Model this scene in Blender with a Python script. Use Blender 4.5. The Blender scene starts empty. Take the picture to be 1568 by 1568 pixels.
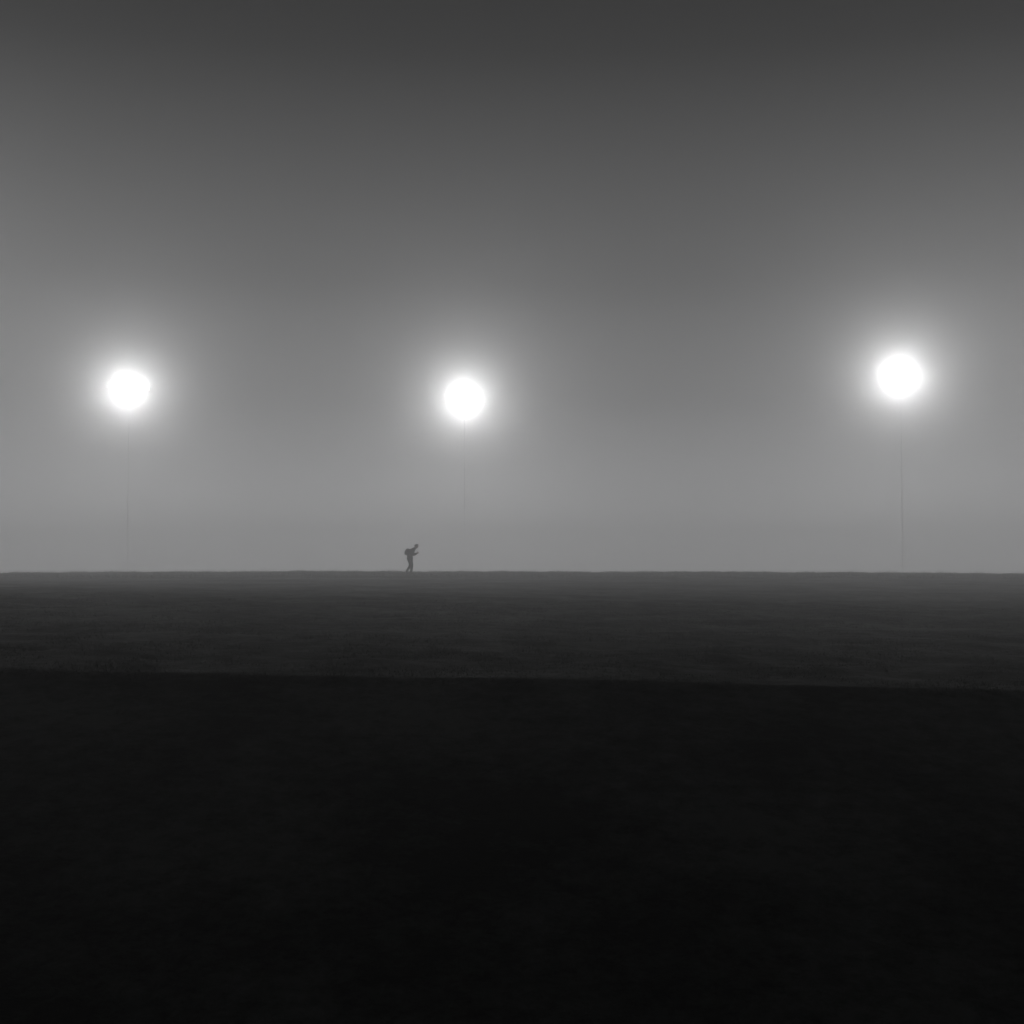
import bpy, bmesh, math, random
import numpy as np
from mathutils import Vector, noise
random.seed(3); np.random.seed(3)
S=bpy.context.scene
S.view_settings.view_transform='Standard'; S.view_settings.look='None'; S.view_settings.exposure=0; S.view_settings.gamma=1
EYE=1.6; F=2154.0
def at(px,py,D): return ((px-784)/F*D, D, EYE+D*(875-py)/F)

def link(o,parent=None):
    S.collection.objects.link(o)
    if parent: o.parent=parent
    return o
def mesh_obj(name,verts,faces,mat,parent=None,smooth=False):
    m=bpy.data.meshes.new(name); m.from_pydata(verts,[],faces); m.update()
    if smooth:
        for p in m.polygons: p.use_smooth=True
    m.materials.append(mat); return link(bpy.data.objects.new(name,m),parent)
def pmat(name,col,rough=0.8,spec=0.3,metal=0,scale=8,var=0.3,bump=0.0):
    m=bpy.data.materials.new(name); m.use_nodes=True; nt=m.node_tree; b=nt.nodes['Principled BSDF']
    tc=nt.nodes.new('ShaderNodeTexCoord'); n=nt.nodes.new('ShaderNodeTexNoise'); n.inputs['Scale'].default_value=scale; n.inputs['Detail'].default_value=6
    nt.links.new(tc.outputs['Object'],n.inputs['Vector'])
    r=nt.nodes.new('ShaderNodeValToRGB'); r.color_ramp.elements[0].position=.3; r.color_ramp.elements[1].position=.7
    r.color_ramp.elements[0].color=(*[c*(1-var) for c in col],1); r.color_ramp.elements[1].color=(*[c*(1+var) for c in col],1)
    nt.links.new(n.outputs['Fac'],r.inputs['Fac']); nt.links.new(r.outputs['Color'],b.inputs['Base Color'])
    b.inputs['Roughness'].default_value=rough; b.inputs['Specular IOR Level'].default_value=spec; b.inputs['Metallic'].default_value=metal
    if bump:
        bp=nt.nodes.new('ShaderNodeBump'); bp.inputs['Strength'].default_value=bump; bp.inputs['Distance'].default_value=.1
        nt.links.new(n.outputs['Fac'],bp.inputs['Height']); nt.links.new(bp.outputs['Normal'],b.inputs['Normal'])
    return m

# ---------------- terrain
def sm(a,b,t):
    t=np.clip((t-a)/(b-a),0,1); return t*t*(3-2*t)
nz=np.vectorize(lambda a,c: noise.noise(Vector((a*.45,c*.5,3.1)))+.6*noise.noise(Vector((a*1.3,c*1.4,7.7))) if 15<c<80 and abs(a)<60 else 0.0, otypes=[float])
def height(x,y):
    x=np.asarray(x,float); y=np.asarray(y,float)
    lipy=21.0
    near=-3.4*(1-np.clip((y-6)/(lipy-6),0,1))
    tilt=-0.022*np.clip(x,-30,30)*sm(6,18,y)*(1-sm(30,75,y))
    rise=1.57*np.clip((y-21)/63,0,1)
    fall=-4.0*sm(86,150,y)
    u=0.012*np.sin(x*.21+1)*np.sin(y*.13)+.01*np.sin(x*.53+y*.31)+.009*np.sin(x*.9+.6)*np.sin(x*.37)
    crown=-0.00009*(x+6)**2*sm(50,84,y)*(np.abs(x)<80)-0.00009*74**2*(np.abs(x)>=80)*sm(50,84,y)
    return near+tilt+rise+fall+u+crown+.08*nz(x,y)*(.15+.85*sm(20,24,y))*(1-sm(45,72,y))*sm(15,19,y)
xs=np.unique(np.concatenate([np.linspace(-600,-60,28),np.linspace(-60,-25,71),np.linspace(-25,25,251),np.linspace(25,60,71),np.linspace(60,600,28)]))
ys=np.unique(np.concatenate([np.linspace(-300,-5,20),np.linspace(-5,18,60),np.linspace(18,45,155),np.linspace(45,110,131),np.linspace(110,900,60)]))
X,Y=np.meshgrid(xs,ys); Z=height(X,Y)
nx,ny=len(xs),len(ys)
verts=np.stack([X,Y,Z],-1).reshape(-1,3).tolist()
faces=[(j*nx+i,j*nx+i+1,(j+1)*nx+i+1,(j+1)*nx+i) for j in range(ny-1) for i in range(nx-1)]
gm=bpy.data.materials.new('grass_ground'); gm.use_nodes=True; nt=gm.node_tree; b=nt.nodes['Principled BSDF']
tc=nt.nodes.new('ShaderNodeTexCoord')
n1=nt.nodes.new('ShaderNodeTexNoise'); n1.inputs['Scale'].default_value=2.0; n1.inputs['Detail'].default_value=9; n1.inputs['Roughness'].default_value=.75
n2=nt.nodes.new('ShaderNodeTexNoise'); n2.inputs['Scale'].default_value=.35; n2.inputs['Detail'].default_value=4
nt.links.new(tc.outputs['Object'],n1.inputs['Vector']); nt.links.new(tc.outputs['Object'],n2.inputs['Vector'])
mx=nt.nodes.new('ShaderNodeMath'); mx.operation='MULTIPLY'; nt.links.new(n1.outputs['Fac'],mx.inputs[0]); nt.links.new(n2.outputs['Fac'],mx.inputs[1])
r=nt.nodes.new('ShaderNodeValToRGB'); r.color_ramp.elements[0].position=.17; r.color_ramp.elements[1].position=.34
r.color_ramp.elements[0].color=(.025,.027,.026,1); r.color_ramp.elements[1].color=(.18,.19,.18,1)
nt.links.new(mx.outputs[0],r.inputs['Fac']); nt.links.new(r.outputs['Color'],b.inputs['Base Color'])
b.inputs['Roughness'].default_value=.75; b.inputs['Specular IOR Level'].default_value=.25
bp=nt.nodes.new('ShaderNodeBump'); bp.inputs['Strength'].default_value=.9; bp.inputs['Distance'].default_value=.2
nt.links.new(n1.outputs['Fac'],bp.inputs['Height']); nt.links.new(bp.outputs['Normal'],b.inputs['Normal'])
mesh_obj('ground',verts,faces,gm,smooth=True)

# ---------------- grass blades (one object)
def blades(specs,mat):
    VV=[]
    for N,y0,y1,hmin,hmax,w,pw in specs:
        y=y0+(y1-y0)*np.random.rand(N)**pw; x=(np.random.rand(N)*2-1)*(y*.42+3)
        dens=np.array([noise.noise(Vector((a*.9,c*.45,0))) for a,c in zip(x,y)])
        keep=dens>-.25+.3*np.random.rand(N)-.05; x=x[keep];y=y[keep];dens=dens[keep];n=len(x)
        z=height(x,y)-.01; h=(hmin+(hmax-hmin)*np.random.rand(n))*(1+.9*dens); a=np.random.rand(n)*6.283
        dx=np.cos(a)*w*.5;dy=np.sin(a)*w*.5; lx=(np.random.randn(n))*h*.5; ly=np.random.randn(n)*h*.5
        V=np.empty((n,3,3)); V[:,0]=np.stack([x-dx,y-dy,z],-1);V[:,1]=np.stack([x+dx,y+dy,z],-1);V[:,2]=np.stack([x+lx,y+ly,z+h],-1)
        VV.append(V)
    V=np.concatenate(VV); n=len(V)
    m=bpy.data.meshes.new('grass'); m.vertices.add(n*3); m.vertices.foreach_set('co',V.ravel())
    m.loops.add(n*3); m.loops.foreach_set('vertex_index',np.arange(n*3)); m.polygons.add(n); m.polygons.foreach_set('loop_start',np.arange(n)*3); m.polygons.foreach_set('loop_total',np.full(n,3))
    m.update(); m.validate(); m.materials.append(mat); return link(bpy.data.objects.new('grass',m))
bmtl=pmat('grass_blade',(.11,.115,.11),.55,.35,scale=1.5,var=.5)
nt=bmtl.node_tree; pb=nt.nodes['Principled BSDF']; tr=nt.nodes.new('ShaderNodeBsdfTranslucent'); tr.inputs[0].default_value=(.13,.135,.13,1)
mxs=nt.nodes.new('ShaderNodeMixShader'); mxs.inputs[0].default_value=.4; nt.links.new(pb.outputs[0],mxs.inputs[1]); nt.links.new(tr.outputs[0],mxs.inputs[2]); nt.links.new(mxs.outputs[0],nt.nodes['Material Output'].inputs['Surface'])
blades([(90000,20.6,46,.02,.055,.014,1.3),(40000,72,94,.04,.16,.03,1)],bmtl)

# ---------------- floodlight masts
steel=pmat('grey_painted_steel',(.2,.2,.2),.7,.15,0)
lens=bpy.data.materials.new('lamp_lens'); lens.use_nodes=True; nt=lens.node_tree
for n in list(nt.nodes):
    if n.type!='OUTPUT_MATERIAL': nt.nodes.remove(n)
e=nt.nodes.new('ShaderNodeEmission'); e.inputs[1].default_value=40; nt.links.new(e.outputs[0],nt.nodes['Material Output'].inputs['Surface'])
# extra ball of mist added around each lamp to widen its halo
RH=16
halo_mist=bpy.data.materials.new('lamp_halo_mist'); halo_mist.use_nodes=True; nt=halo_mist.node_tree; nt.nodes.remove(nt.nodes['Principled BSDF'])
tc=nt.nodes.new('ShaderNodeTexCoord'); ln=nt.nodes.new('ShaderNodeVectorMath'); ln.operation='LENGTH'; nt.links.new(tc.outputs['Object'],ln.inputs[0])
mr=nt.nodes.new('ShaderNodeMapRange'); mr.inputs['From Min'].default_value=0; mr.inputs['From Max'].default_value=RH; mr.inputs['To Min'].default_value=1; mr.inputs['To Max'].default_value=0
nt.links.new(ln.outputs['Value'],mr.inputs['Value'])
pw=nt.nodes.new('ShaderNodeMath'); pw.operation='POWER'; pw.inputs[1].default_value=1.6; nt.links.new(mr.outputs[0],pw.inputs[0])
ml=nt.nodes.new('ShaderNodeMath'); ml.operation='MULTIPLY'; ml.inputs[1].default_value=.028; nt.links.new(pw.outputs[0],ml.inputs[0])
vs=nt.nodes.new('ShaderNodeVolumeScatter'); vs.inputs['Anisotropy'].default_value=.4; nt.links.new(ml.outputs[0],vs.inputs['Density']); nt.links.new(vs.outputs[0],nt.nodes['Material Output'].inputs['Volume'])
def cyl(bm,p0,p1,r0,r1,seg=14):
    p0,p1=Vector(p0),Vector(p1); d=(p1-p0).normalized(); u=d.orthogonal().normalized(); v=d.cross(u)
    A=[bm.verts.new(p0+(u*math.cos(t)+v*math.sin(t))*r0) for t in [i*2*math.pi/seg for i in range(seg)]]
    B=[bm.verts.new(p1+(u*math.cos(t)+v*math.sin(t))*r1) for t in [i*2*math.pi/seg for i in range(seg)]]
    for i in range(seg): bm.faces.new((A[i],A[(i+1)%seg],B[(i+1)%seg],B[i]))
    bm.faces.new(A[::-1]); bm.faces.new(B)
POWER=17500
def mast(px,py,D,heads,k=1.0,halo=True):
    x,y,z=at(px,py,D); g=float(height(x,y))
    e=bpy.data.objects.new('floodlight_mast',None); e.location=(x,y,g); link(e); H=z-g
    bm=bmesh.new(); cyl(bm,(0,0,-.3),(0,0,H+.1),.045,.025); cyl(bm,(0,0,-.2),(0,0,.12),.25,.2)
    heads=[(a*1.3,b*1.3,c) for a,b,c in heads]
    xsn=[h[0] for h in heads]; cyl(bm,(min(xsn)-.2,0,H),(max(xsn)+.2,0,H),.035,.035)
    m=bpy.data.meshes.new('pole'); bm.to_mesh(m); m.materials.append(steel); link(bpy.data.objects.new('pole',m),e)
    for i,(hx,hz,kk) in enumerate(heads):
        bm=bmesh.new(); c=Vector((hx,-.28,H+hz)); d=Vector((0,-1,-.45)).normalized()
        cyl(bm,(hx,-.0,H),c-d*.05,.03,.03,8); cyl(bm,c-d*.28,c-d*.1,.12,.2); cyl(bm,c-d*.1,c+d*.02,.2,.33,20); cyl(bm,c+d*.02,c+d*.06,.35,.35,20)
        m=bpy.data.meshes.new('lamp_housing'); bm.to_mesh(m); m.materials.append(steel); link(bpy.data.objects.new(f'lamp_housing_{i+1}',m),e)
        bm=bmesh.new(); cyl(bm,c+d*.062,c+d*.09,.31,.25,20); m=bpy.data.meshes.new('lamp_glass'); bm.to_mesh(m); m.materials.append(lens); link(bpy.data.objects.new(f'lamp_glass_{i+1}',m),e)
    L=bpy.data.lights.new('flood_light','POINT'); L.energy=POWER*k; L.shadow_soft_size=.35
    lo=link(bpy.data.objects.new('flood_light',L),e); lo.location=(sum(xsn)/len(xsn),-1.1,H-.2)
    if halo:
        bm=bmesh.new(); bmesh.ops.create_icosphere(bm,subdivisions=4,radius=RH); m=bpy.data.meshes.new('halo_mist'); bm.to_mesh(m); m.materials.append(halo_mist)
        mo=link(bpy.data.objects.new('halo_mist',m),e); mo.location=lo.location
D=190
mast(195,595,D,[(-1.8,.15,1),(-.4,.1,1),(.8,-.6,1),(1.9,.1,1)],.97)
mast(711,610,D,[(-1.4,.2,1),(-.4,-.1,1),(.5,0,1),(1.5,.1,1)])
mast(1382,575,D,[(-1.5,-.9,1),(-.3,.2,1),(.7,.4,1)],1.1)
mast(1790,520,D,[(-1,0,1),(1,0,1)],1.15,False)
mast(-270,430,150,[(-1,0,1),(1,0,1)],1.0,False)

# ---------------- fog
def fogmat(name,d1,g1,d2,g2,em=0):
    fm=bpy.data.materials.new(name); fm.use_nodes=True; nt=fm.node_tree; nt.nodes.remove(nt.nodes['Principled BSDF'])
    a=nt.nodes.new('ShaderNodeVolumeScatter'); a.inputs['Density'].default_value=d1; a.inputs['Anisotropy'].default_value=g1
    c=nt.nodes.new('ShaderNodeVolumeScatter'); c.inputs['Density'].default_value=d2; c.inputs['Anisotropy'].default_value=g2
    ad=nt.nodes.new('ShaderNodeAddShader'); nt.links.new(a.outputs[0],ad.inputs[0]); nt.links.new(c.outputs[0],ad.inputs[1]); out=ad
    if em:   # added self-glow standing in for light scattered many times inside the fog
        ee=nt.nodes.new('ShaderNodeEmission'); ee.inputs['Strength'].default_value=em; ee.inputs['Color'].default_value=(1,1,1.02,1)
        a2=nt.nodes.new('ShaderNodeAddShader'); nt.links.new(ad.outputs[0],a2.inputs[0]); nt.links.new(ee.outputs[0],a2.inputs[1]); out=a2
    nt.links.new(out.outputs[0],nt.nodes['Material Output'].inputs['Volume']); return fm
def box(name,mat,y0,y1,z0,z1,w):
    bm=bmesh.new(); bmesh.ops.create_cube(bm,size=1); m=bpy.data.meshes.new(name); bm.to_mesh(m); m.materials.append(mat)
    o=link(bpy.data.objects.new(name,m)); o.scale=(w,y1-y0,z1-z0); o.location=(0,(y0+y1)/2,(z0+z1)/2)
box('fog_bank',fogmat('fog',.004,.8,.0013,.1),-50,400,-10,58,700)
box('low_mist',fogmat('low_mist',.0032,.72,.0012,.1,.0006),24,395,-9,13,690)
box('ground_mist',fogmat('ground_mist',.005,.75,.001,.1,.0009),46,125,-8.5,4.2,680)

# ---------------- walker
cloth=pmat('dark_coat',(.03,.03,.032),.9,.2,scale=20,bump=.3)
skin=pmat('skin',(.3,.22,.18),.6); hair=pmat('knit_wool',(.02,.02,.02),.9)
wx,wy,_=at(629,875,80); wz=float(height(wx,wy))
P=bpy.data.objects.new('walking_person',None); P.location=(wx,wy,wz); link(P)
def skinned(name,V,E,R,mat,root=0,sub=2):
    m=bpy.data.meshes.new(name); m.from_pydata(V,E,[]); m.materials.append(mat); o=link(bpy.data.objects.new(name,m),P)
    md=o.modifiers.new('s','SKIN'); md.use_smooth_shade=True
    for i,rr in enumerate(R):
        rr=rr if isinstance(rr,tuple) else (rr,rr); m.skin_vertices[0].data[i].radius=rr; m.skin_vertices[0].data[i].use_root=(i==root)
    sb=o.modifiers.new('u','SUBSURF'); sb.levels=sub; sb.render_levels=sub; return o
# x = facing direction, y = sideways, z up; hunched forward, mid-stride, hands held together in front
V=[(-.06,0,.9),(-.05,0,1.04),(.0,0,1.2),(.09,0,1.33),(.19,0,1.42),(.27,0,1.47),
 (-.03,-.1,.84),(.09,-.1,.47),(.03,-.1,.11),(.06,-.1,.05),(.2,-.1,.035),
 (-.08,.1,.84),(-.02,.1,.46),(-.24,.1,.16),(-.23,.1,.09),(-.11,.1,.035),
 (.08,-.2,1.33),(.1,-.25,1.05),(.29,-.13,1.14),(.33,-.09,1.17),
 (.08,.2,1.33),(.08,.25,1.05),(.28,.13,1.12),(.32,.09,1.15)]
E=[(0,1),(1,2),(2,3),(3,4),(4,5),(0,6),(6,7),(7,8),(8,9),(9,10),(0,11),(11,12),(12,13),(13,14),(14,15),(3,16),(16,17),(17,18),(18,19),(3,20),(20,21),(21,22),(22,23)]
R=[(.17,.19),(.16,.18),(.17,.2),(.15,.19),.1,.075,.13,.09,.075,.07,.05,.13,.09,.075,.07,.05,.1,.08,.065,.05,.1,.08,.065,.05]
skinned('body',V,E,R,cloth)
skinned('head',[(.25,0,1.45),(.3,0,1.5),(.335,0,1.565),(.325,0,1.64)],[(0,1),(1,2),(2,3)],[.08,.1,.13,.1],skin)
skinned('nose',[(.39,0,1.575),(.43,0,1.56),(.455,0,1.54)],[(0,1),(1,2)],[.014,.018,.02],skin,sub=1)
skinned('mouth',[(.415,-.03,1.505),(.425,0,1.507),(.415,.03,1.505)],[(0,1),(1,2)],[.007,.008,.007],hair,sub=1)
skinned('knit_cap',[(.315,0,1.585),(.305,0,1.64),(.29,0,1.69)],[(0,1),(1,2)],[.15,.145,.09],hair)
for s in (-1,1):
    skinned('ear',[(.32,s*.1,1.54),(.325,s*.118,1.575)],[(0,1)],[.018,.022],skin,sub=1)
    skinned('eye',[(.40,s*.04,1.575),(.418,s*.04,1.575)],[(0,1)],[.012,.01],hair,sub=1)
    hy=s*.07; hz=1.18 if s<0 else 1.16; ox=-.03
    skinned('hand',[(.34+ox,hy,hz-.015),(.38+ox,hy,hz),(.43+ox,hy*.8,hz+.02)],[(0,1),(1,2)],[.035,.045,.045],skin,sub=1)
    for f,l in enumerate((.065,.08,.075,.055)):
        oz=hz+.02+(f-1.5)*.021
        skinned('finger',[(.4+ox,hy*.85,oz),(.445+ox,hy*.8,oz),(.445+ox+l*.5,hy*.6,oz),(.44+ox+l*.4,hy*.1,oz)],[(0,1),(1,2),(2,3)],[.012,.0115,.01,.009],skin,sub=1)
    skinned('thumb',[(.385+ox,hy*.8,hz+.02),(.41+ox,hy*.7,hz+.055),(.435+ox,hy*.5,hz+.09)],[(0,1),(1,2)],[.014,.013,.011],skin,sub=1)
skinned('backpack',[(-.19,0,1.04),(-.2,0,1.16),(-.15,0,1.3),(-.06,0,1.42)],[(0,1),(1,2),(2,3)],[(.15,.17),(.18,.2),(.17,.19),(.11,.13)],cloth)
skinned('coat_skirt',[(-.05,0,1.02),(-.05,0,.86),(-.04,0,.68)],[(0,1),(1,2)],[(.19,.21),(.2,.22),(.17,.2)],cloth)

# ---------------- night sky: glow low on the horizon ahead, dark above and behind
w=bpy.data.worlds.new('World'); S.world=w; w.use_nodes=True; nt=w.node_tree; bg=nt.nodes['Background']
tc=nt.nodes.new('ShaderNodeTexCoord'); sp=nt.nodes.new('ShaderNodeSeparateXYZ'); nt.links.new(tc.outputs['Generated'],sp.inputs[0])
r=nt.nodes.new('ShaderNodeValToRGB'); el=r.color_ramp.elements; el[0].position=0; el[0].color=(1,1,1,1); el[1].position=.6; el[1].color=(.008,.008,.0085,1)
for p,v in ((.06,.6),(.12,.25),(.2,.08),(.35,.015)):
    x=el.new(p); x.color=(v,v,v*1.02,1)
nt.links.new(sp.outputs['Z'],r.inputs['Fac']); nt.links.new(r.outputs['Color'],bg.inputs['Color'])
m2=nt.nodes.new('ShaderNodeMapRange'); m2.interpolation_type='SMOOTHSTEP'; m2.inputs['From Min'].default_value=-.2; m2.inputs['From Max'].default_value=.85; m2.inputs['To Min'].default_value=.2; m2.inputs['To Max'].default_value=1.3
nt.links.new(sp.outputs['Y'],m2.inputs['Value']); nt.links.new(m2.outputs[0],bg.inputs['Strength'])

cam=bpy.data.cameras.new('Camera'); co=link(bpy.data.objects.new('Camera',cam)); co.location=(0,0,EYE)
cam.sensor_width=36; cam.lens=18*F/784; cam.clip_end=3000
co.rotation_euler=(math.radians(90)+math.atan(91/F),0,0); S.camera=co
